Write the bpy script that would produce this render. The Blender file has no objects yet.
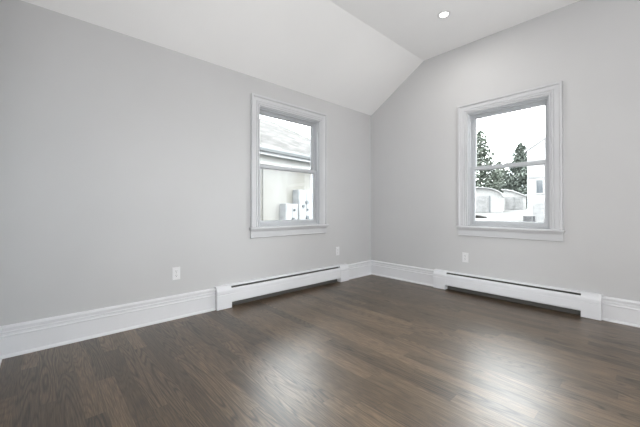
import bpy, bmesh, math, random
from mathutils import Vector, Matrix
R = math.radians
random.seed(7)
scene = bpy.context.scene
col = scene.collection

# ------------------------------------------------------------------ camera
cam_d = bpy.data.cameras.new('camera')
cam_d.sensor_width = 36.0
cam_d.sensor_fit = 'HORIZONTAL'
cam_d.lens = 306.015 / 640 * 36.0
cam_d.shift_y = -6.898 / 640
cam_d.clip_start = 0.02
cam_d.clip_end = 300
cam = bpy.data.objects.new('camera', cam_d)
col.objects.link(cam)
cam.location = (2.9525, -3.7627, 0.9973)
cam.rotation_euler = (R(90 + 0.449), R(-0.057), R(47.611))
scene.camera = cam

# ------------------------------------------------------------------ sky
world = bpy.data.worlds.new('sky')
scene.world = world
world.use_nodes = True
wn, wl = world.node_tree.nodes, world.node_tree.links
bg = wn['Background']
tc = wn.new('ShaderNodeTexCoord')
cn = wn.new('ShaderNodeTexNoise'); cn.inputs['Scale'].default_value = 5.0; cn.inputs['Detail'].default_value = 5
cr = wn.new('ShaderNodeValToRGB')
cr.color_ramp.elements[0].position = 0.35; cr.color_ramp.elements[0].color = (0.88, 0.94, 1.0, 1)
cr.color_ramp.elements[1].position = 0.6;  cr.color_ramp.elements[1].color = (1, 1, 1, 1)
wl.new(tc.outputs['Generated'], cn.inputs['Vector']); wl.new(cn.outputs['Fac'], cr.inputs['Fac'])
wl.new(cr.outputs['Color'], bg.inputs['Color'])
bg.inputs['Strength'].default_value = 14.0

# ------------------------------------------------------------------ lights
def area(name, loc, target, sx, sy, power, color=(1, 1, 1), portal=False, spread=180):
    l = bpy.data.lights.new(name, 'AREA'); l.shape = 'RECTANGLE'; l.size = sx; l.size_y = sy
    l.energy = power; l.color = color; l.spread = R(spread)
    o = bpy.data.objects.new(name, l); col.objects.link(o); o.location = loc
    d = Vector(target) - Vector(loc)
    o.rotation_euler = d.to_track_quat('-Z', 'Y').to_euler()
    if portal: l.cycles.is_portal = True
    return o
area('doorway_fill', (2.75, -3.99, 1.25), (2.3, 0, 1.6), 1.5, 1.5, 31, (1, 0.995, 0.99))  # added fill panel in the opening behind the camera
area('bounce_fill', (3.15, -3.7, 1.5), (1.5, -0.9, 3.0), 0.6, 0.6, 6, (1, 0.995, 0.99))  # added fill beside the camera, standing in for a bounced flash
area('ceiling_fill', (3.3, -2.5, 0.35), (2.1, -1.5, 3.0), 0.6, 0.6, 32, (1, 0.995, 0.99))  # added fill, low and out of view, lifting the ceiling
area('side_window_fill', (4.40, -2.5, 1.47), (0, -2.5, 1.45), 0.95, 1.25, 4, (0.97, 0.985, 1))  # added fill shining in through the added right-hand window
area('window_portal', (-0.165, -1.53, 1.47), (1, -1.53, 1.47), 0.92, 1.36, 1, portal=True)
area('window_portal', (1.8435, 0.165, 1.47), (1.8435, -1, 1.47), 0.82, 1.36, 1, portal=True)
DOWNLIGHT_POWER = 7

scene.view_settings.view_transform = 'Standard'
scene.view_settings.look = 'None'
scene.view_settings.exposure = 0.15
scene.view_settings.gamma = 1.0
scene.view_settings.use_curve_mapping = False
scene.cycles.max_bounces = 10
scene.cycles.diffuse_bounces = 6
scene.cycles.transparent_max_bounces = 16

# ------------------------------------------------------------------ materials
def mat(name, color, rough=0.5, spec=0.5, metal=0.0):
    m = bpy.data.materials.new(name); m.use_nodes = True
    b = m.node_tree.nodes['Principled BSDF']
    b.inputs['Base Color'].default_value = (*color, 1)
    b.inputs['Roughness'].default_value = rough
    b.inputs['Specular IOR Level'].default_value = spec
    b.inputs['Metallic'].default_value = metal
    return m

def noisy(name, c0, c1, scale=8, rough=0.6, spec=0.4, detail=4, bump=0.0, bump_scale=None, lo=0.35, hi=0.65, stretch=None):
    m = mat(name, c0, rough, spec)
    n, l = m.node_tree.nodes, m.node_tree.links
    b = n['Principled BSDF']
    g = n.new('ShaderNodeNewGeometry')
    src = g.outputs['Position']
    if stretch:
        mp = n.new('ShaderNodeMapping'); mp.inputs['Scale'].default_value = stretch
        l.new(src, mp.inputs['Vector']); src = mp.outputs['Vector']
    t = n.new('ShaderNodeTexNoise'); t.inputs['Scale'].default_value = scale; t.inputs['Detail'].default_value = detail
    r = n.new('ShaderNodeValToRGB')
    r.color_ramp.elements[0].position = lo; r.color_ramp.elements[0].color = (*c0, 1)
    r.color_ramp.elements[1].position = hi; r.color_ramp.elements[1].color = (*c1, 1)
    l.new(src, t.inputs['Vector']); l.new(t.outputs['Fac'], r.inputs['Fac']); l.new(r.outputs['Color'], b.inputs['Base Color'])
    if bump:
        t2 = n.new('ShaderNodeTexNoise'); t2.inputs['Scale'].default_value = bump_scale or scale; t2.inputs['Detail'].default_value = 3
        l.new(src, t2.inputs['Vector'])
        bp = n.new('ShaderNodeBump'); bp.inputs['Strength'].default_value = bump; bp.inputs['Distance'].default_value = 0.002
        l.new(t2.outputs['Fac'], bp.inputs['Height']); l.new(bp.outputs['Normal'], b.inputs['Normal'])
    return m

M = {}
M['wall'] = noisy('grey_wall_paint', (0.515, 0.515, 0.519), (0.53, 0.53, 0.534), 1.5, 0.75, 0.25, bump=0.08, bump_scale=180)
M['ceiling'] = noisy('white_ceiling_paint', (0.805, 0.805, 0.805), (0.825, 0.825, 0.825), 1.2, 0.85, 0.2, bump=0.06, bump_scale=160)
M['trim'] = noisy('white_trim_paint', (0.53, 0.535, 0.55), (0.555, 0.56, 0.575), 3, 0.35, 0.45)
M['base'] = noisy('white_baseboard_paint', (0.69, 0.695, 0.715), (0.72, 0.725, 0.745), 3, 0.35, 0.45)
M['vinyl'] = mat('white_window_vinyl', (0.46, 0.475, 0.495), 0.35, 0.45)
M['heater'] = noisy('white_heater_enamel', (0.70, 0.71, 0.735), (0.73, 0.74, 0.765), 3, 0.32, 0.5)
M['fin'] = mat('dark_aluminium_fins', (0.07, 0.068, 0.064), 0.55, 0.4, 0.4)
M['back'] = mat('dark_heater_backing', (0.10, 0.097, 0.09), 0.7, 0.3)
M['copper'] = mat('dull_copper_pipe', (0.20, 0.12, 0.08), 0.45, 0.5, 0.8)
M['plate'] = mat('white_plastic', (0.70, 0.70, 0.71), 0.3, 0.5)
M['slot'] = mat('black_slot', (0.02, 0.02, 0.02), 0.6, 0.3)
M['screw'] = mat('steel_screw', (0.5, 0.5, 0.5), 0.35, 0.5, 0.8)
M['latch'] = mat('white_latch_metal', (0.6, 0.61, 0.62), 0.35, 0.5, 0.2)

def emit(name, c, s):
    m = bpy.data.materials.new(name); m.use_nodes = True
    n, l = m.node_tree.nodes, m.node_tree.links
    n.clear(); e = n.new('ShaderNodeEmission'); o = n.new('ShaderNodeOutputMaterial')
    e.inputs['Color'].default_value = (*c, 1); e.inputs['Strength'].default_value = s
    l.new(e.outputs[0], o.inputs['Surface']); return m
M['lamp'] = emit('lit_lamp_lens', (1, 0.98, 0.95), 6)

def glass():
    m = bpy.data.materials.new('clear_window_glass'); m.use_nodes = True
    n, l = m.node_tree.nodes, m.node_tree.links
    n.clear()
    o = n.new('ShaderNodeOutputMaterial'); mx = n.new('ShaderNodeMixShader')
    t = n.new('ShaderNodeBsdfTransparent'); g = n.new('ShaderNodeBsdfGlossy'); f = n.new('ShaderNodeFresnel')
    t.inputs['Color'].default_value = (0.97, 0.985, 0.98, 1); g.inputs['Roughness'].default_value = 0.02
    f.inputs['IOR'].default_value = 1.3
    l.new(f.outputs[0], mx.inputs['Fac']); l.new(t.outputs[0], mx.inputs[1]); l.new(g.outputs[0], mx.inputs[2])
    l.new(mx.outputs[0], o.inputs['Surface']); return m
M['glass'] = glass()

def floor_mat():
    m = mat('dark_stained_oak_strip', (0.1, 0.08, 0.06), 0.3, 0.75)
    m.node_tree.nodes['Principled BSDF'].inputs['Coat Weight'].default_value = 0.2
    m.node_tree.nodes['Principled BSDF'].inputs['Coat Roughness'].default_value = 0.42
    n, l = m.node_tree.nodes, m.node_tree.links
    b = n['Principled BSDF']
    def math_(op, a=None, bb=None, v0=0.0, v1=0.0):
        k = n.new('ShaderNodeMath'); k.operation = op; k.inputs[0].default_value = v0; k.inputs[1].default_value = v1
        if a is not None: l.new(a, k.inputs[0])
        if bb is not None: l.new(bb, k.inputs[1])
        return k.outputs[0]
    g = n.new('ShaderNodeNewGeometry'); s = n.new('ShaderNodeSeparateXYZ'); l.new(g.outputs['Position'], s.inputs[0])
    BW = 0.083
    yy = math_('DIVIDE', math_('ADD', s.outputs['Y'], None, 0, 9.99), None, 0, BW)
    row = math_('FLOOR', yy)
    fy = math_('FRACT', yy)
    w1 = n.new('ShaderNodeTexWhiteNoise'); w1.noise_dimensions = '1D'; l.new(row, w1.inputs['W'])
    xo = math_('ADD', s.outputs['X'], math_('MULTIPLY', w1.outputs['Value'], None, 0, 3.7))
    xx = math_('DIVIDE', xo, None, 0, 0.95)
    seg = math_('FLOOR', xx); fx = math_('FRACT', xx)
    cb = n.new('ShaderNodeCombineXYZ'); l.new(row, cb.inputs[0]); l.new(seg, cb.inputs[1])
    w2 = n.new('ShaderNodeTexWhiteNoise'); w2.noise_dimensions = '2D'; l.new(cb.outputs[0], w2.inputs['Vector'])
    # grain coordinates: along the board (x) stretched, offset per board
    gc = n.new('ShaderNodeCombineXYZ')
    l.new(math_('MULTIPLY', s.outputs['X'], None, 0, 1.0), gc.inputs[0])
    l.new(s.outputs['Y'], gc.inputs[1])
    l.new(math_('MULTIPLY', w2.outputs['Value'], None, 0, 37.0), gc.inputs[2])
    def noise(scale_vec, detail=4, rough=0.55, dist=0.0):
        mp = n.new('ShaderNodeMapping'); mp.inputs['Scale'].default_value = scale_vec; l.new(gc.outputs[0], mp.inputs['Vector'])
        t = n.new('ShaderNodeTexNoise'); t.inputs['Scale'].default_value = 1.0; t.inputs['Detail'].default_value = detail
        t.inputs['Roughness'].default_value = rough; t.inputs['Distortion'].default_value = dist
        l.new(mp.outputs['Vector'], t.inputs['Vector']); return t.outputs['Fac']
    big = noise((0.8, 9.5, 1), 1, 0.4, 0.0)                    # slow field -> cathedral contours
    rings = math_('SINE', math_('MULTIPLY', big, None, 0, 150.0))
    rings = math_('POWER', math_('MULTIPLY_ADD', rings, None, 0, 0.5), None, 0, 2.6)
    k = rings.node; k.inputs[0].links[0].from_node.inputs[2].default_value = 0.5
    pores = noise((9, 320, 1), 3, 0.6)
    fine = noise((4, 90, 1), 4, 0.6)
    r1 = n.new('ShaderNodeValToRGB')
    r1.color_ramp.elements[0].position = 0.0; r1.color_ramp.elements[0].color = (0.050, 0.031, 0.0145, 1)
    r1.color_ramp.elements[1].position = 1.0; r1.color_ramp.elements[1].color = (0.195, 0.132, 0.077, 1)
    v = math_('ADD', math_('MULTIPLY', w2.outputs['Value'], None, 0, 0.62), math_('MULTIPLY', fine, None, 0, 0.45))
    l.new(v, r1.inputs['Fac'])
    pr = n.new('ShaderNodeMapRange'); pr.inputs[1].default_value = 0.42; pr.inputs[2].default_value = 0.62
    pr.inputs[3].default_value = 0.45; pr.inputs[4].default_value = 1.1; l.new(pores, pr.inputs[0])
    rg = n.new('ShaderNodeMapRange'); rg.inputs[1].default_value = 0; rg.inputs[2].default_value = 1
    rg.inputs[3].default_value = 1.06; rg.inputs[4].default_value = 0.4; l.new(rings, rg.inputs[0])
    fig = n.new('ShaderNodeMapRange'); fig.inputs[1].default_value = 0.25; fig.inputs[2].default_value = 0.8
    fig.inputs[3].default_value = 0.25; fig.inputs[4].default_value = 1.0
    w3 = n.new('ShaderNodeTexWhiteNoise'); w3.noise_dimensions = '3D'
    cb2 = n.new('ShaderNodeCombineXYZ'); l.new(row, cb2.inputs[0]); l.new(seg, cb2.inputs[1]); cb2.inputs[2].default_value = 5.5
    l.new(cb2.outputs[0], w3.inputs['Vector']); l.new(w3.outputs['Value'], fig.inputs[0])
    l.new(math_('MULTIPLY', rings, fig.outputs[0]), rg.inputs[0])
    mul = math_('MULTIPLY', pr.outputs[0], rg.outputs[0])
    # joints between boards
    ey = math_('MINIMUM', fy, math_('SUBTRACT', None, fy, 1.0))
    jy = n.new('ShaderNodeMapRange'); jy.inputs[1].default_value = 0.006; jy.inputs[2].default_value = 0.022
    jy.inputs[3].default_value = 0.6; jy.inputs[4].default_value = 1.0; l.new(ey, jy.inputs[0])
    ex = math_('MINIMUM', fx, math_('SUBTRACT', None, fx, 1.0))
    jx = n.new('ShaderNodeMapRange'); jx.inputs[1].default_value = 0.0006; jx.inputs[2].default_value = 0.002
    jx.inputs[3].default_value = 0.6; jx.inputs[4].default_value = 1.0; l.new(ex, jx.inputs[0])
    mul = math_('MULTIPLY', mul, math_('MULTIPLY', jy.outputs[0], jx.outputs[0]))
    vm = n.new('ShaderNodeVectorMath'); vm.operation = 'SCALE'
    l.new(r1.outputs['Color'], vm.inputs[0]); l.new(mul, vm.inputs['Scale'])
    l.new(vm.outputs[0], b.inputs['Base Color'])
    rr = n.new('ShaderNodeMapRange'); rr.inputs[3].default_value = 0.35; rr.inputs[4].default_value = 0.41
    l.new(rings, rr.inputs[0]); l.new(rr.outputs[0], b.inputs['Roughness'])
    h = math_('ADD', math_('MULTIPLY', mul, None, 0, 1.0), math_('MULTIPLY', jy.outputs[0], None, 0, 0.6))
    bp = n.new('ShaderNodeBump'); bp.inputs['Strength'].default_value = 0.18; bp.inputs['Distance'].default_value = 0.0006
    l.new(h, bp.inputs['Height']); l.new(bp.outputs['Normal'], b.inputs['Normal'])
    return m
M['floor'] = floor_mat()

# ------------------------------------------------------------------ helpers
def tag(o, label=None, cat=None, group=None, kind=None):
    if label: o['label'] = label
    if cat: o['category'] = cat
    if group: o['group'] = group
    if kind: o['kind'] = kind
    return o

def empty(name, loc, rz=0.0):
    o = bpy.data.objects.new(name, None); col.objects.link(o)
    o.location = loc; o.rotation_euler = (0, 0, rz); o.empty_display_size = 0.1
    return o

def build(name, bm, m, parent=None, smooth=False, bevel=0.0):
    bmesh.ops.recalc_face_normals(bm, faces=bm.faces[:])
    me = bpy.data.meshes.new(name); bm.to_mesh(me); bm.free()
    if smooth:
        for p in me.polygons: p.use_smooth = True
    ms = m if isinstance(m, (list, tuple)) else [m]
    for k in ms: me.materials.append(k)
    o = bpy.data.objects.new(name, me); col.objects.link(o)
    if parent: o.parent = parent
    if bevel:
        md = o.modifiers.new('bevel', 'BEVEL'); md.width = bevel; md.segments = 2; md.limit_method = 'ANGLE'
    return o

IDENT = lambda u, n, z: (u, n, z)

def box(bm, a, b, f=IDENT):
    vs = [bm.verts.new(f(x, y, z)) for z in (a[2], b[2]) for y in (a[1], b[1]) for x in (a[0], b[0])]
    for q in ((0, 1, 3, 2), (4, 5, 7, 6), (0, 1, 5, 4), (2, 3, 7, 6), (0, 2, 6, 4), (1, 3, 7, 5)):
        bm.faces.new([vs[i] for i in q])

def prism(bm, poly, n0, n1, f=IDENT):
    """polygon in (u, z), extruded along n."""
    A = [bm.verts.new(f(u, n0, z)) for u, z in poly]; B = [bm.verts.new(f(u, n1, z)) for u, z in poly]
    bm.faces.new(A); bm.faces.new(B[::-1])
    for i in range(len(poly)):
        j = (i + 1) % len(poly); bm.faces.new((A[i], A[j], B[j], B[i]))

def sweep_u(bm, prof, u0, u1, f=IDENT):
    """profile in (n, z), run along u."""
    A = [bm.verts.new(f(u0, n, z)) for n, z in prof]; B = [bm.verts.new(f(u1, n, z)) for n, z in prof]
    bm.faces.new(A); bm.faces.new(B[::-1])
    for i in range(len(prof)):
        j = (i + 1) % len(prof); bm.faces.new((A[i], A[j], B[j], B[i]))

def rect_frame(bm, prof, u0, u1, z0, z1, f=IDENT, sides='ltrb'):
    """profile in (a, n): a = distance outwards from the rectangle; mitred corners. sides 'ltr' leaves the bottom open."""
    closed = 'b' in sides
    corners = [(u0, z0, -1, -1 if closed else 0), (u0, z1, -1, 1), (u1, z1, 1, 1), (u1, z0, 1, -1 if closed else 0)]
    rings = [[bm.verts.new(f(u + su * a, n, z + sz * a)) for a, n in prof] for u, z, su, sz in corners]
    np_ = len(prof)
    for k in range(4 if closed else 3):
        A, B = rings[k], rings[(k + 1) % 4]
        for i in range(np_):
            j = (i + 1) % np_; bm.faces.new((A[i], A[j], B[j], B[i]))
    if not closed:
        bm.faces.new(rings[0]); bm.faces.new(rings[3][::-1])

def lathe(bm, prof, seg=32, origin=(0, 0, 0), axis='z', cap=True):
    """profile in (r, h) round an axis."""
    ox, oy, oz = origin
    def P(r, h, t):
        c, s = r * math.cos(t), r * math.sin(t)
        if axis == 'z': return (ox + c, oy + s, oz + h)
        if axis == 'x': return (ox + h, oy + c, oz + s)
        return (ox + c, oy + h, oz + s)
    rows = [[bm.verts.new(P(r, h, 2 * math.pi * k / seg)) for k in range(seg)] for r, h in prof]
    for A, B in zip(rows, rows[1:]):
        for k in range(seg):
            j = (k + 1) % seg; bm.faces.new((A[k], A[j], B[j], B[k]))
    if cap:
        bm.faces.new(rows[0][::-1]); bm.faces.new(rows[-1])

def struct(name, bm, m, parent=None, **k):
    o = build(name, bm, m, parent, **k)
    if parent is None: o['kind'] = 'structure'
    return o

FL = lambda u, n, z: (n, u, z)          # left wall: u = y, n into the room = +x
FB = lambda u, n, z: (u, -n, z)         # back wall: u = x, n into the room = -y
FF = lambda u, n, z: (u, -3.975 + n, z)  # front wall
RX, FY = 4.2, -3.975                     # right wall, front wall
H, HF, SX = 2.44, 2.9754, 0.8787        # knee wall, flat ceiling, end of slope
T = 0.16

# ------------------------------------------------------------------ room shell
bm = bmesh.new(); box(bm, (-0.16, -6.2, -0.18), (RX + 0.16, 0.16, 0.0)); struct('floor', bm, M['floor'])

W1 = (-1.983, -1.077, 0.797, 2.138)     # window opening on the left wall (u0,u1,z0,z1)
W2 = (1.447, 2.240, 0.797, 2.138)

bm = bmesh.new()
for a, b in (((-3.975, 0), (W1[0], H)), ((W1[1], 0), (0.0, H)), ((W1[0], 0), (W1[1], W1[2])), ((W1[0], W1[3]), (W1[1], H))):
    box(bm, (a[0], -T, a[1]), (b[0], 0, b[1]), FL)
struct('wall_left', bm, M['wall'])

bm = bmesh.new()
prism(bm, [(-T, 0), (W2[0], 0), (W2[0], HF), (SX, HF), (0, H), (-T, H)], -T, 0, FB)
prism(bm, [(W2[1], 0), (RX + T, 0), (RX + T, H), (RX, H), (RX - SX, HF), (W2[1], HF)], -T, 0, FB)
box(bm, (W2[0], -T, 0), (W2[1], 0, W2[2]), FB); box(bm, (W2[0], -T, W2[3]), (W2[1], 0, HF), FB)
struct('wall_back', bm, M['wall'])

W3 = (2.0, 3.0, 0.797, 2.138)           # added window in the unseen right wall, made to let fill in (u = -y)
FR = lambda u, n, z: (RX - n, -u, z)
bm = bmesh.new()
for a, b in (((0.0, 0), (W3[0], H)), ((W3[1], 0), (-FY, H)), ((W3[0], 0), (W3[1], W3[2])), ((W3[0], W3[3]), (W3[1], H))):
    box(bm, (a[0], -T, a[1]), (b[0], 0, b[1]), FR)
struct('wall_right', bm, M['wall'])

DX0, DX1, DZ = 1.05, 3.65, 2.12         # cased opening behind the photographer
bm = bmesh.new()
prism(bm, [(-T, 0), (DX0, 0), (DX0, HF), (SX, HF), (0, H), (-T, H)], -0.12, 0, FF)
prism(bm, [(DX1, 0), (RX + T, 0), (RX + T, H), (RX, H), (RX - SX, HF), (DX1, HF - 0.12)], -0.12, 0, FF)
box(bm, (DX0, -0.12, DZ), (DX1, 0, H + 0.2), FF)
box(bm, (DX0, -0.12, H + 0.2), (RX - SX, 0, HF), FF)
struct('wall_front', bm, M['wall'])

bm = bmesh.new()                        # plain passage beyond the opening
box(bm, (0.7, -6.2, 0), (0.82, FY - 0.12, H)); box(bm, (RX, -6.2, 0), (RX + 0.12, FY - 0.12, H))
box(bm, (0.7, -6.32, 0), (RX + 0.12, -6.2, H))
struct('wall_hall', bm, M['wall'])

bm = bmesh.new()
c0, c1, th = FY - 0.12, 0.16, 0.2
pr = [(-T, H), (0, H), (SX, HF), (RX - SX, HF), (RX, H), (RX + T, H), (RX + T, H + th), (RX - SX, HF + th), (SX, HF + th), (-T, H + th)]
A = [bm.verts.new((x, c0, z)) for x, z in pr]; B = [bm.verts.new((x, c1, z)) for x, z in pr]
for i in range(len(pr)):
    j = (i + 1) % len(pr); bm.faces.new((A[i], A[j], B[j], B[i]))
for i in range(5):                      # end faces in quads
    q = [i, (i + 1), 9 - (i + 1), 9 - i] if i < 4 else None
    if q: bm.faces.new([A[k] for k in q]); bm.faces.new([B[k] for k in q[::-1]])
struct('ceiling', bm, M['ceiling'])
bm = bmesh.new(); box(bm, (0.7, -6.32, H), (RX + 0.12, c0, H + 0.15)); struct('ceiling_hall', bm, M['ceiling'])

# ------------------------------------------------------------------ trim
BASE = [(0, 0), (0.030, 0), (0.030, 0.006), (0.027, 0.014), (0.019, 0.020), (0.017, 0.021), (0.017, 0.136),
        (0.022, 0.139), (0.0225, 0.146), (0.016, 0.150), (0.0155, 0.163), (0.019, 0.166), (0.019, 0.171), (0.014, 0.175),
        (0.014, 0.187), (0.024, 0.190), (0.0255, 0.199), (0.022, 0.208), (0.013, 0.2135), (0, 0.2135)]
HL = (-2.487, -0.583)                   # heater spans
HB = (1.045, 2.625)
bm = bmesh.new(); sweep_u(bm, BASE, FY, HL[0], FL); sweep_u(bm, BASE, HL[1], 0.0, FL); struct('baseboard_left', bm, M['base'])
bm = bmesh.new(); sweep_u(bm, BASE, 0.0, HB[0], FB); sweep_u(bm, BASE, HB[1], RX, FB); struct('baseboard_back', bm, M['base'])
bm = bmesh.new(); sweep_u(bm, BASE, 0.0, DX0 - 0.09, FF); sweep_u(bm, BASE, DX1 + 0.09, RX, FF); struct('baseboard_front', bm, M['base'])
bm = bmesh.new(); sweep_u(bm, BASE, FY, 0, lambda u, n, z: (RX - n, u, z)); struct('baseboard_right', bm, M['base'])

CAS = [(0.000, 0.0), (0.000, 0.013), (0.005, 0.018), (0.012, 0.018), (0.015, 0.010), (0.020, 0.010), (0.023, 0.018),
       (0.036, 0.020), (0.039, 0.013), (0.044, 0.013), (0.047, 0.019), (0.078, 0.021), (0.083, 0.022), (0.087, 0.032),
       (0.092, 0.036), (0.105, 0.036), (0.108, 0.033), (0.108, 0.0)]
bm = bmesh.new(); rect_frame(bm, CAS, DX0, DX1, 0, DZ, FF, 'ltr')
box(bm, (DX0 - 0.001, -0.12, 0), (DX0 + 0.018, 0, DZ), FF); box(bm, (DX1 - 0.018, -0.12, 0), (DX1 + 0.001, 0, DZ), FF)
box(bm, (DX0, -0.12, DZ - 0.018), (DX1, 0, DZ + 0.001), FF)
struct('trim_1', bm, M['trim'])

# ------------------------------------------------------------------ windows
def window(name, W, F, org):
    u0, u1, z0, z1 = W
    f = lambda u, n, z: tuple(Vector(F(u, n, z)) - Vector(org))
    root = empty(name, org); root['kind'] = 'structure'
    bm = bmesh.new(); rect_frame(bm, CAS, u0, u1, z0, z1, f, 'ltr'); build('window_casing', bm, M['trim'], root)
    # stool with horns and rounded nose, bed mould, apron
    bm = bmesh.new()
    st = [(-0.06, z0 - 0.026), (0.046, z0 - 0.026), (0.054, z0 - 0.021), (0.057, z0 - 0.013), (0.054, z0 - 0.004), (0.047, z0), (-0.06, z0)]
    def horn(lst, ua, ub): sweep_u(bm, lst, ua, ub, f)
    horn([(0.0005, z0 - 0.026)] + st[1:6] + [(0.0005, z0)], u0 - 0.122, u1 + 0.122)
    horn([(-0.06, z0 - 0.026), (0.0005, z0 - 0.026), (0.0005, z0), (-0.06, z0)], u0 + 0.001, u1 - 0.001)
    build('window_sill', bm, M['trim'], root)
    bm = bmesh.new()
    ap = [(0, z0 - 0.026), (0.034, z0 - 0.026), (0.034, z0 - 0.033), (0.027, z0 - 0.041), (0.022, z0 - 0.045), (0.022, z0 - 0.050), (0.018, z0 - 0.053),
          (0.018, z0 - 0.105), (0.022, z0 - 0.108), (0.022, z0 - 0.113), (0.016, z0 - 0.117), (0, z0 - 0.117)]
    sweep_u(bm, ap, u0 - 0.108, u1 + 0.108, f); build('window_apron', bm, M['trim'], root)
    # vinyl frame lining the opening, stepped
    bm = bmesh.new()
    fr = [(0, 0.0), (0, -0.15), (-0.018, -0.15), (-0.018, -0.125), (-0.014, -0.125), (-0.014, -0.0875), (-0.022, -0.0875), (-0.022, -0.0815),
          (-0.014, -0.0815), (-0.014, -0.040), (-0.020, -0.040), (-0.020, -0.028), (-0.008, -0.024), (-0.008, 0.0)]
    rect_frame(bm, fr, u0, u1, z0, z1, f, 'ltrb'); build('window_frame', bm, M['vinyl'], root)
    zm = 1.484
    def sash(nm, za, zb, n0, n1, bot, top, side):
        s = empty(nm, (0, 0, 0)); s.parent = root
        bm = bmesh.new()
        ua, ub = u0 + 0.0145, u1 - 0.0145
        nm_ = n0 + 0.009
        # stiles and rails with a small glazing bevel
        def bar(a, b): box(bm, a, b, f)
        bar((ua, n0, za), (ua + side, n1, zb)); bar((ub - side, n0, za), (ub, n1, zb))
        bar((ua + side, n0, za), (ub - side, n1, za + bot)); bar((ua + side, n0, zb - top), (ub - side, n1, zb))
        gb = [(0, n1 - 0.001), (0, n1 - 0.005), (-0.009, nm_ + 0.004), (-0.009, nm_ - 0.004), (0, n0 + 0.001)]
        rect_frame(bm, gb, ua + side, ub - side, za + bot, zb - top, f, 'ltrb')
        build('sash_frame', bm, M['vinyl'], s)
        bm = bmesh.new(); box(bm, (ua + side - 0.002, nm_ - 0.003, za + bot - 0.002), (ub - side + 0.002, nm_ + 0.003, zb - top + 0.002), f)
        build('pane', bm, M['glass'], s)
        return s
    sash('upper_sash', zm - 0.018, z1 - 0.0145, -0.122, -0.089, 0.036, 0.034, 0.034)
    s = sash('lower_sash', z0 + 0.0145, zm + 0.018, -0.080, -0.046, 0.044, 0.036, 0.034)
    um = (u0 + u1) / 2
    bm = bmesh.new()
    box(bm, (um - 0.028, -0.075, zm + 0.018), (um + 0.028, -0.052, zm + 0.024), f)
    box(bm, (um - 0.012, -0.072, zm + 0.024), (um + 0.012, -0.054, zm + 0.034), f)
    box(bm, (um + 0.002, -0.066, zm + 0.026), (um + 0.034, -0.058, zm + 0.033), f)
    build('sash_lock', bm, M['latch'], s, bevel=0.0015)
    return root
window('window_1', W1, FL, (0, -1.53, 0.797))
window('window_2', W2, FB, (1.8435, 0, 0.797))
window('added_window', W3, FR, (RX, -2.5, 0.797))  # out of view, added to carry the fill from the right

# ------------------------------------------------------------------ baseboard heaters
def heater(span, F, org, capw, label):
    a, b = span; ca, cb = capw
    f = lambda u, n, z: tuple(Vector(F(u, n, z)) - Vector(org))
    root = empty('baseboard_heater', org)
    tag(root, label, 'heater', 'white baseboard heaters')
    bm = bmesh.new(); box(bm, (a + 0.004, 0.0, 0.001), (b - 0.004, 0.004, 0.216), f); build('back_plate', bm, M['back'], root)
    # hood along the top: wall flange, rounded nose bending down
    bm = bmesh.new()
    hood = [(0.0, 0.214), (0.0, 0.2275), (0.030, 0.2275), (0.038, 0.225), (0.042, 0.2195), (0.042, 0.213), (0.0395, 0.213), (0.0395, 0.2185), (0.036, 0.2225), (0.030, 0.224), (0.004, 0.224), (0.004, 0.214)]
    sweep_u(bm, hood, a + ca - 0.004, b - cb + 0.004, f); build('top_hood', bm, M['heater'], root)
    # front cover: slanted shoulder, crease, in-curled bottom lip
    bm = bmesh.new()
    fc = [(0.050, 0.1965), (0.058, 0.1965), (0.066, 0.184), (0.068, 0.176), (0.068, 0.151), (0.0635, 0.148), (0.0635, 0.145), (0.068, 0.141),
          (0.068, 0.070), (0.064, 0.058), (0.052, 0.054), (0.052, 0.056), (0.062, 0.060), (0.066, 0.071), (0.066, 0.176), (0.064, 0.183), (0.057, 0.1945), (0.050, 0.1945)]
    sweep_u(bm, fc, a + ca - 0.004, b - cb + 0.004, f); build('front_cover', bm, M['heater'], root)
    # damper blade inside the slot
    bm = bmesh.new()
    sweep_u(bm, [(0.010, 0.206), (0.046, 0.186), (0.0465, 0.1875), (0.0105, 0.2075)], a + ca, b - cb, f); build('damper', bm, M['back'], root)
    # fins on a pipe
    bm = bmesh.new(); u = a + ca + 0.03
    while u < b - cb - 0.03:
        box(bm, (u, 0.010, 0.085), (u + 0.0012, 0.058, 0.155), f); u += 0.012
    build('heating_fins', bm, M['fin'], root)
    bm = bmesh.new()
    pts = [(0.034 + 0.011 * math.cos(t * math.pi / 6), 0.12 + 0.011 * math.sin(t * math.pi / 6)) for t in range(12)]
    sweep_u(bm, pts, a + 0.02, b - 0.02, f); build('pipe', bm, M['copper'], root)
    cap = [(0, 0.004), (0.0705, 0.004), (0.0715, 0.060), (0.0700, 0.062), (0.0715, 0.064), (0.0715, 0.141), (0.0670, 0.145), (0.0670, 0.148), (0.0715, 0.151), (0.0715, 0.178), (0.068, 0.188), (0.056, 0.206), (0.048, 0.224), (0.040, 0.2290), (0, 0.2290)]
    for ua, ub in ((a, a + ca), (b - cb, b)):
        bm = bmesh.new(); sweep_u(bm, cap, ua, ub, f); build('end_cap', bm, M['heater'], root, bevel=0.002)
    for k in range(3):
        uu = a + ca + (b - a - ca - cb) * (k + 0.5) / 3
        for nn, zz in ((0.046, 0.195), (0.060, 0.064)):
            bm = bmesh.new(); box(bm, (uu, 0.004, zz), (uu + 0.012, nn, zz + 0.004), f); build('bracket', bm, M['back'], root)
    return root
heater(HL, FL, (0, -1.535, 0), (0.155, 0.165), 'long white baseboard heater along the left wall under the left window')
heater(HB, FB, (1.835, 0, 0), (0.155, 0.142), 'white baseboard heater along the back wall under the right window')

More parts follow.
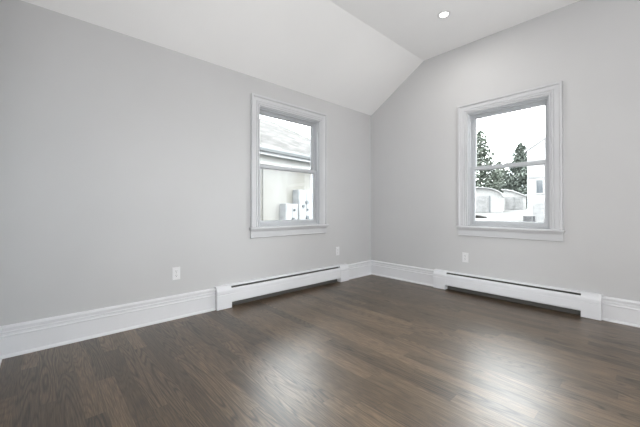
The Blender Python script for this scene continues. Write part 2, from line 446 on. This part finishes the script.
# ------------------------------------------------------------------ outlets
def outlet(F, u, z, label):
    org = F(u, 0, z)
    f = lambda a, n, b: tuple(Vector(F(u + a, n, z + b)) - Vector(org))
    root = empty('wall_outlet', org); tag(root, label, 'outlet', 'white duplex wall outlets')
    bm = bmesh.new()
    rows = [(0.035, 0.0575, 0.0), (0.035, 0.0575, 0.003), (0.032, 0.0545, 0.006)]
    vs = [[bm.verts.new(f(sx * w, n, sz * h)) for sx, sz in ((-1, -1), (1, -1), (1, 1), (-1, 1))] for w, h, n in rows]
    bm.faces.new(vs[0]); bm.faces.new(vs[-1])
    for A, B in zip(vs, vs[1:]):
        for k in range(4): bm.faces.new((A[k], A[(k + 1) % 4], B[(k + 1) % 4], B[k]))
    build('cover_plate', bm, M['plate'], root)
    for s in (-1, 1):
        bm = bmesh.new()
        pts = []
        for t in range(24):
            th = 2 * math.pi * t / 24
            pts.append((0.0172 * math.cos(th), max(-0.0135, min(0.0135, 0.0172 * math.sin(th))) + s * 0.0195))
        prism(bm, pts, 0.0061, 0.0088, f)
        r = build('receptacle', bm, M['plate'], root)
        bm = bmesh.new()
        box(bm, (-0.0075, 0.0086, s * 0.0195 - 0.001), (-0.0050, 0.0092, s * 0.0195 + 0.0085), f)
        box(bm, (0.0050, 0.0086, s * 0.0195), (0.0072, 0.0092, s * 0.0195 + 0.0075), f)
        box(bm, (-0.0025, 0.0086, s * 0.0195 - 0.0095), (0.0025, 0.0092, s * 0.0195 - 0.005), f)
        sl = build('slot', bm, M['slot'], r)
    bm = bmesh.new()
    prism(bm, [(0.0032 * math.cos(t * math.pi / 6), 0.0032 * math.sin(t * math.pi / 6)) for t in range(12)], 0.0061, 0.0072, f)
    build('screw', bm, M['screw'], root)
    return root
outlet(FL, -2.846, 0.408, 'white outlet on the left wall beyond the near end of the heater')
outlet(FL, -0.742, 0.418, 'white outlet on the left wall close to the room corner, above the heater end')
outlet(FB, 1.416, 0.419, 'white outlet on the back wall below the right window')

# ------------------------------------------------------------------ recessed ceiling lights
def downlight(x, y, label):
    root = empty('recessed_ceiling_light', (x, y, HF)); tag(root, label, 'ceiling light', 'recessed ceiling lights')
    bm = bmesh.new()
    lathe(bm, [(0.040, 0.0), (0.042, -0.004), (0.056, -0.006), (0.064, -0.004), (0.066, 0.0)], 40, cap=False)
    build('trim_ring', bm, M['plate'], root, smooth=True)
    bm = bmesh.new(); lathe(bm, [(0.0415, -0.001), (0.0415, -0.003), (0.03, -0.0045), (0.001, -0.005)], 32); build('lens', bm, M['lamp'], root, smooth=True)
    l = bpy.data.lights.new('lamp_glow', 'AREA'); l.shape = 'DISK'; l.size = 0.09; l.energy = DOWNLIGHT_POWER; l.color = (1, 0.97, 0.93)
    o = bpy.data.objects.new('lamp_glow', l); col.objects.link(o); o.location = (0, 0, -0.012); o.parent = root
    return root
downlight(1.515, -0.747, 'small round lit recessed light in the flat white ceiling')

# ------------------------------------------------------------------ outdoors
M['ground'] = noisy('pale_concrete_ground', (0.072, 0.072, 0.070), (0.092, 0.092, 0.090), 0.6, 0.9, 0.1)
M['stucco'] = noisy('stained_pale_stucco', (0.125, 0.122, 0.112), (0.172, 0.172, 0.168), 1.1, 0.9, 0.1, detail=6, stretch=(1, 1, 0.35))
M['fascia'] = mat('pale_painted_fascia', (0.19, 0.195, 0.20), 0.6, 0.2)
M['frieze'] = mat('white_painted_frieze', (0.36, 0.36, 0.35), 0.6, 0.2)
M['gutter'] = mat('weathered_grey_gutter', (0.10, 0.105, 0.108), 0.5, 0.3)
M['cabinet'] = noisy('weathered_white_metal', (0.1404, 0.1456, 0.1508), (0.1872, 0.1924, 0.1950), 5, 0.6, 0.2)
M['dial'] = mat('grey_dial', (0.0520, 0.0572, 0.0624), 0.4, 0.4)
M['garage'] = noisy('white_garage_siding', (0.1612, 0.1612, 0.1586), (0.1872, 0.1872, 0.1846), 2, 0.8, 0.1)
M['door_grey'] = noisy('pale_grey_door', (0.1040, 0.1040, 0.1040), (0.1352, 0.1352, 0.1352), 3, 0.7, 0.2)
M['roof_pale'] = noisy('pale_metal_roof', (0.17, 0.17, 0.17), (0.2, 0.2, 0.2), 2, 0.6, 0.2)
M['dark_glass'] = mat('grey_window_glass', (0.0468, 0.0520, 0.0572), 0.1, 0.6)  # even dark grey for the far house's window
M['unit_grey'] = mat('grey_condenser_metal', (0.0676, 0.0676, 0.0676), 0.5, 0.4)
M['unit_dark'] = mat('dark_condenser_grille', (0.0156, 0.0156, 0.0182), 0.6, 0.3)
M['mass'] = noisy('dark_mottled_mass', (0.010, 0.0095, 0.009), (0.016, 0.015, 0.014), 6, 0.9, 0.1)
M['bark'] = noisy('brown_bark', (0.0260, 0.0208, 0.0156), (0.0468, 0.0364, 0.0286), 6, 0.9, 0.1)
M['leaf'] = noisy('grey_green_needles', (0.045, 0.056, 0.043), (0.095, 0.106, 0.090), 1.6, 0.85, 0.15, lo=0.3, hi=0.7)
M['leaf2'] = noisy('dark_green_needles', (0.038, 0.047, 0.040), (0.085, 0.096, 0.084), 1.6, 0.85, 0.15, lo=0.3, hi=0.7)

def shingles():
    m = mat('pale_grey_shingles', (0.0780, 0.0780, 0.0780), 0.9, 0.1)
    n, l = m.node_tree.nodes, m.node_tree.links
    tcn = n.new('ShaderNodeTexCoord'); mp = n.new('ShaderNodeMapping'); mp.inputs['Rotation'].default_value = (0, 0, R(90))
    br = n.new('ShaderNodeTexBrick'); br.inputs['Scale'].default_value = 1.0
    br.inputs['Color1'].default_value = (0.072, 0.070, 0.068, 1); br.inputs['Color2'].default_value = (0.036, 0.035, 0.034, 1)
    br.inputs['Mortar'].default_value = (0.03, 0.029, 0.028, 1); br.inputs['Mortar Size'].default_value = 0.014
    br.inputs['Brick Width'].default_value = 0.36; br.inputs['Row Height'].default_value = 0.17; br.inputs['Bias'].default_value = -0.1
    l.new(tcn.outputs['Object'], mp.inputs[0]); l.new(mp.outputs[0], br.inputs['Vector']); l.new(br.outputs['Color'], n['Principled BSDF'].inputs['Base Color'])
    return m
M['shingle'] = shingles()

def gz(x, y):
    """height of the ground outside: low by the house, rising towards the back."""
    pts = [(-20, -0.45), (0.2, -0.45), (4, -0.3), (10, 0.0), (22, 0.3), (32, 0.90), (50, 1.0), (120, 1.0)]
    for (y0, a), (y1, b) in zip(pts, pts[1:]):
        if y <= y1: return a + (b - a) * (y - y0) / (y1 - y0)
    return 1.0
bm = bmesh.new()
ys = [-14, 0.2, 2, 4, 7, 10, 13, 16, 19, 22, 25, 28, 30, 32, 40, 50, 80]
xs = [-45, -30, -20, -12, -8, -6, -4, -2, -0.6, 3, 6, 10, 20]
g = {}
for i, x in enumerate(xs):
    for j, y in enumerate(ys): g[i, j] = bm.verts.new((x, y, gz(x, y) if y > 0.1 else -0.45))
for i in range(len(xs) - 1):
    for j in range(len(ys) - 1): bm.faces.new((g[i, j], g[i + 1, j], g[i + 1, j + 1], g[i, j + 1]))
tag(build('ground', bm, M['ground']), kind='structure')

CAMXY = (2.9525, -3.7627)
def polar(dx, dy, d): return (CAMXY[0] + dx * d, CAMXY[1] + dy * d)

# neighbour's house beyond the left window.  local: s along the eave (+ towards the back), t away from us, z
ang = R(8)
NO = Vector((-3.92, 1.2, 0)); ND = Vector((-math.sin(ang), math.cos(ang), 0)); NT = Vector((-math.cos(ang), -math.sin(ang), 0))
def NF(s, t, z): return tuple(ND * s + NT * t + Vector((0, 0, z)))
EZ, RZ, DEP, S0, S1 = 2.56, 4.42, 2.95, -7.0, 5.3
house = empty('neighbouring_house', NO); tag(house, 'pale house with grey hip roof close outside the left window', 'house')
bm = bmesh.new(); box(bm, (S0 + 0.4, 0.4, -0.55), (S1 - 0.4, 2 * DEP - 0.4, EZ - 0.06), NF); build('wall', bm, M['stucco'], house)
bm = bmesh.new()
E_ = [(S0, 0), (S1, 0), (S1, 2 * DEP), (S0, 2 * DEP)]
lo = [bm.verts.new(NF(s, t, EZ)) for s, t in E_]; up = [bm.verts.new(NF(s, t, EZ + 0.05)) for s, t in E_]
r0 = bm.verts.new(NF(S0 + DEP, DEP, RZ)); r1 = bm.verts.new(NF(S1 - DEP, DEP, RZ))
bm.faces.new(lo)
for i in range(4): bm.faces.new((lo[i], lo[(i + 1) % 4], up[(i + 1) % 4], up[i]))
bm.faces.new((up[0], up[1], r1, r0)); bm.faces.new((up[1], up[2], r1)); bm.faces.new((up[2], up[3], r0, r1)); bm.faces.new((up[3], up[0], r0))
roof = build('roof', bm, M['shingle'], house)
bm = bmesh.new()
gp = [(-0.10, EZ + 0.035), (-0.10, EZ - 0.02), (-0.07, EZ - 0.085), (0.0, EZ - 0.085), (0.0, EZ + 0.035), (-0.012, EZ + 0.035), (-0.012, EZ - 0.07), (-0.065, EZ - 0.07), (-0.088, EZ - 0.02), (-0.088, EZ + 0.035)]
sweep_u(bm, gp, S0, S1, NF); build('gutter', bm, M['gutter'], house)
bm = bmesh.new(); box(bm, (S0, 0.0, EZ - 0.16), (S1, 0.03, EZ - 0.001), NF); box(bm, (S0 + 0.1, 0.03, EZ - 0.09), (S1 - 0.1, 0.4, EZ - 0.06), NF); build('fascia', bm, M['fascia'], house)
bm = bmesh.new(); box(bm, (S0 + 0.4, 0.37, EZ - 0.34), (S1 - 0.4, 0.40, EZ - 0.09), NF); build('frieze_board', bm, M['frieze'], house)
bm = bmesh.new()
pts = [(-0.45 + 0.025 * math.cos(k * math.pi / 5), 0.37 + 0.025 * math.sin(k * math.pi / 5)) for k in range(10)]
A = [bm.verts.new(NF(s, t, -0.5)) for s, t in pts]; B = [bm.verts.new(NF(s, t, EZ - 0.35)) for s, t in pts]
for k in range(10): bm.faces.new((A[k], A[(k + 1) % 10], B[(k + 1) % 10], B[k]))
build('conduit', bm, M['stucco'], house)

def cabinet(s0, s1, top, dials, label):
    sm = (s0 + s1) / 2
    org = NO + Vector(NF(sm, 0.4, -0.45))
    f = lambda s, t, z: tuple(Vector(NF(s, t, z)) - Vector(NF(sm, 0.4, -0.45)))
    root = empty('utility_cabinet', org); tag(root, label, 'utility box', 'utility cabinets on the neighbouring wall')
    bm = bmesh.new(); box(bm, (s0, 0.14, -0.45), (s1, 0.398, top), f); build('body', bm, M['cabinet'], root, bevel=0.008)
    bm = bmesh.new(); box(bm, (s0 + 0.02, 0.125, -0.2), (sm - 0.006, 0.139, top - 0.03), f); build('door', bm, M['cabinet'], root, bevel=0.004)
    bm = bmesh.new(); box(bm, (sm + 0.006, 0.125, -0.2), (s1 - 0.02, 0.139, top - 0.03), f); build('door', bm, M['cabinet'], root, bevel=0.004)
    for s, z, r in dials:
        bm = bmesh.new()
        prism(bm, [(s + r * math.cos(k * math.pi / 8), z + r * 1.1 * math.sin(k * math.pi / 8)) for k in range(16)], 0.085, 0.1245, f)
        build('dial', bm, M['dial'], root)
cabinet(0.17, 0.66, 1.15, [(0.50, 0.97, 0.035), (0.46, 0.70, 0.045), (0.28, 0.62, 0.03)], 'shorter of two pale utility cabinets on the neighbouring wall outside left window')
cabinet(0.70, 1.36, 1.57, [(0.87, 1.08, 0.04), (1.03, 1.20, 0.055), (1.07, 0.98, 0.03), (1.05, 0.74, 0.055)], 'taller of two pale utility cabinets on the neighbouring wall outside left window')

# trees
def conifer(x, y, h, r, n, label, m):
    z0 = gz(x, y); root = empty('conifer_tree', (x, y, z0)); tag(root, label, 'tree', 'conifers behind the garages')
    bm = bmesh.new(); lathe(bm, [(0.16, -0.1), (0.11, h * 0.5), (0.02, h * 0.97)], 10); build('trunk', bm, M['bark'], root, smooth=True)
    bm = bmesh.new()
    for k in range(n):
        q = random.random() ** 0.62                        # 0 top .. 1 bottom
        az = random.random() * 2 * math.pi
        wave = 0.80 + 0.20 * math.sin(az * 3 + q * 23.0) + 0.10 * math.sin(q * h * 7.5 + az)
        rad = r * (0.03 + 0.97 * q ** 0.72) * wave * random.random() ** 0.45
        d = Vector((math.cos(az), math.sin(az), 0)); tv = Vector((-d.y, d.x, 0))
        c = d * rad + Vector((0, 0, h * (1 - 0.96 * q) - 0.12 * rad))
        L = random.uniform(0.25, 0.6); w = random.uniform(0.05, 0.13)
        out = (d * 0.7 + tv * random.uniform(-0.7, 0.7) + Vector((0, 0, random.uniform(-0.7, 0.5)))).normalized()
        sd = (tv + Vector((0, 0, random.uniform(-1, 1)))).normalized()
        p = [c - out * L * 0.5, c + sd * w, c + out * L * 0.6, c - sd * w]
        bm.faces.new([bm.verts.new(v) for v in p])
    build('foliage', bm, m, root)
    return root
x, y = polar(-0.341, 0.940, 54); conifer(x, y, 12.4, 4.8, 13000, 'tall loose conifer on the left side of the right window view', M['leaf'])
x, y = polar(-0.2475, 0.9685, 48); conifer(x, y, 8.8, 3.5, 11000, 'dark dense conifer beside the white house outside the right window', M['leaf2'])
x, y = polar(-0.297, 0.955, 66); conifer(x, y, 9.0, 5.2, 12000, 'lower conifer filling the gap between the two taller conifers', M['leaf'])

# white garage and smaller shed in front of the trees
def yawed(x, y, face=None):
    return math.atan2(CAMXY[0] - x, y - CAMXY[1])
def arched_garage():
    x, y = polar(-0.345, 0.9386, 34); z0 = gz(x, y)
    root = empty('garage', (x, y, z0), R(14)); tag(root, 'white garage with rounded roof seen at lower left of the right window', 'garage')
    w, h, dep = 2.0, 1.55, 3.5
    arch = [(w * math.cos(t * math.pi / 16), h + 0.85 * math.sin(t * math.pi / 16)) for t in range(17)]
    bm = bmesh.new(); prism(bm, [(-w, -0.3)] + [(w, -0.3)] + [(a, b) for a, b in arch], 0, dep); build('body', bm, M['garage'], root)
    bm = bmesh.new()
    ov = [(a * 1.05, h + (b - h) * 1.08) for a, b in arch]; inn = [(a * 1.005, h + (b - h) * 1.01) for a, b in arch]
    for i in range(16):
        prism(bm, [ov[i], ov[i + 1], inn[i + 1], inn[i]], -0.35, dep + 0.2)
    build('roof', bm, M['roof_pale'], root)
    d = None
    bm = bmesh.new(); box(bm, (-0.6, -0.05, 0.0), (0.85, -0.001, 1.6)); d = build('door', bm, M['door_grey'], root)
    bm = bmesh.new()
    for k in range(5): box(bm, (-0.55 + k * 0.28, -0.065, 0.05), (-0.33 + k * 0.28, -0.0495, 1.55))
    build('door_panel', bm, M['door_grey'], d)
    bm = bmesh.new(); box(bm, (0.90, -0.06, 0.0), (0.99, -0.001, 1.62)); build('door_post', bm, M['dial'], root)
arched_garage()
def shed():
    x, y = polar(-0.2615, 0.965, 39.5); z0 = gz(x, y)
    root = empty('shed', (x, y, z0), R(14)); tag(root, 'small pale shed with grey doors right of the rounded garage', 'shed')
    w, h, dep = 1.05, 1.45, 3.0
    bm = bmesh.new(); prism(bm, [(-w, -0.3), (w, -0.3), (w, h), (-0.2, h + 0.6), (-w, h + 0.75)], 0, dep); build('body', bm, M['garage'], root)
    bm = bmesh.new(); prism(bm, [(w + 0.15, h - 0.05), (w + 0.15, h + 0.05), (-0.2, h + 0.72), (-w - 0.2, h + 0.88), (-w - 0.2, h + 0.78), (-0.2, h + 0.61)], -0.25, dep + 0.2); build('roof', bm, M['roof_pale'], root)
    for k in range(2):
        bm = bmesh.new(); box(bm, (-0.82 + k * 0.8, -0.05, 0.02), (-0.06 + k * 0.8, -0.001, 1.42))
        for q in range(4): box(bm, (-0.80 + k * 0.8, -0.075, 0.12 + 0.33 * q), (-0.08 + k * 0.8, -0.0495, 0.36 + 0.33 * q))
        build('door', bm, M['door_grey'], root)
shed()

# white two-storey house on the right
def far_house():
    x0, y0 = polar(-0.2330, 0.9722, 22.2); z0 = 0.2
    root = empty('white_house', (x0, y0, z0)); tag(root, 'white gabled house at the right edge of the right window view', 'house')
    ez = 4.3; wd = 7.0; apex = ez + 2.3
    bm = bmesh.new(); prism(bm, [(0, -0.3), (wd, -0.3), (wd, ez), (wd / 2, apex), (0, ez)], 0, 8.0); build('wall', bm, M['garage'], root)
    bm = bmesh.new(); s = 2.3 / (wd / 2)
    prism(bm, [(-0.15, ez - 0.15 * s + 0.02), (wd / 2, apex + 0.02), (wd + 0.15, ez - 0.15 * s + 0.02), (wd + 0.15, ez - 0.15 * s + 0.12), (wd / 2, apex + 0.12), (-0.15, ez - 0.15 * s + 0.12)], -0.06, 8.2)
    build('roof', bm, M['roof_pale'], root)
    bm = bmesh.new(); box(bm, (0.02, -0.03, 2.62), (wd, -0.001, 2.72)); build('belt_trim', bm, M['door_grey'], root)
    bm = bmesh.new(); rect_frame(bm, [(0, 0), (0, -0.05), (0.07, -0.05), (0.07, 0)], 0.46, 0.78, 1.75, 2.5, IDENT); w = build('window', bm, M['garage'], root)
    bm = bmesh.new(); box(bm, (0.46, -0.02, 1.75), (0.78, -0.001, 2.5)); build('pane', bm, M['dark_glass'], w)
    bm = bmesh.new(); box(bm, (0.30, -0.06, -0.05), (2.4, -0.001, 1.15)); d = build('garage_door', bm, M['door_grey'], root)
    bm = bmesh.new()
    for k in range(4): box(bm, (0.34, -0.075, 0.02 + k * 0.28), (2.36, -0.0595, 0.26 + k * 0.28))
    build('door_panel', bm, M['door_grey'], d)
    bm = bmesh.new(); box(bm, (0.0, -0.02, -0.1), (0.06, -0.001, ez)); build('corner_board', bm, M['fascia'], root)
far_house()

def condenser():
    x, y = polar(-0.2295, 0.9733, 20.5); z0 = gz(x, y)
    root = empty('air_conditioner', (x, y, z0), R(12)); tag(root, 'small grey outdoor air conditioner beside the white house', 'air conditioner')
    bm = bmesh.new(); box(bm, (-0.29, -0.15, 0.0), (0.29, 0.15, 0.50)); build('body', bm, M['unit_grey'], root, bevel=0.02)
    bm = bmesh.new()
    for k in range(7): box(bm, (-0.25, -0.165, 0.06 + k * 0.058), (0.12, -0.149, 0.09 + k * 0.058))
    build('grille', bm, M['unit_dark'], root)
    bm = bmesh.new(); box(bm, (0.17, -0.16, 0.04), (0.26, -0.149, 0.46)); build('side_panel', bm, M['unit_dark'], root)
condenser()
x, y = polar(-0.350, 0.9365, 27.5)
bm = bmesh.new()
prism(bm, [(-0.65, 0.0), (0.65, 0.0), (0.65, 0.10), (0.2, 0.2), (-0.3, 0.26), (-0.65, 0.36)], -0.3, 0.3)
o = build('dark_mass', bm, M['mass'], bevel=0.02); o.location = (x, y, gz(x, y)); tag(o, 'dark timber lying on pale ground before the garage', 'mass')  # stand-in block for a small dark shape of unknown kind
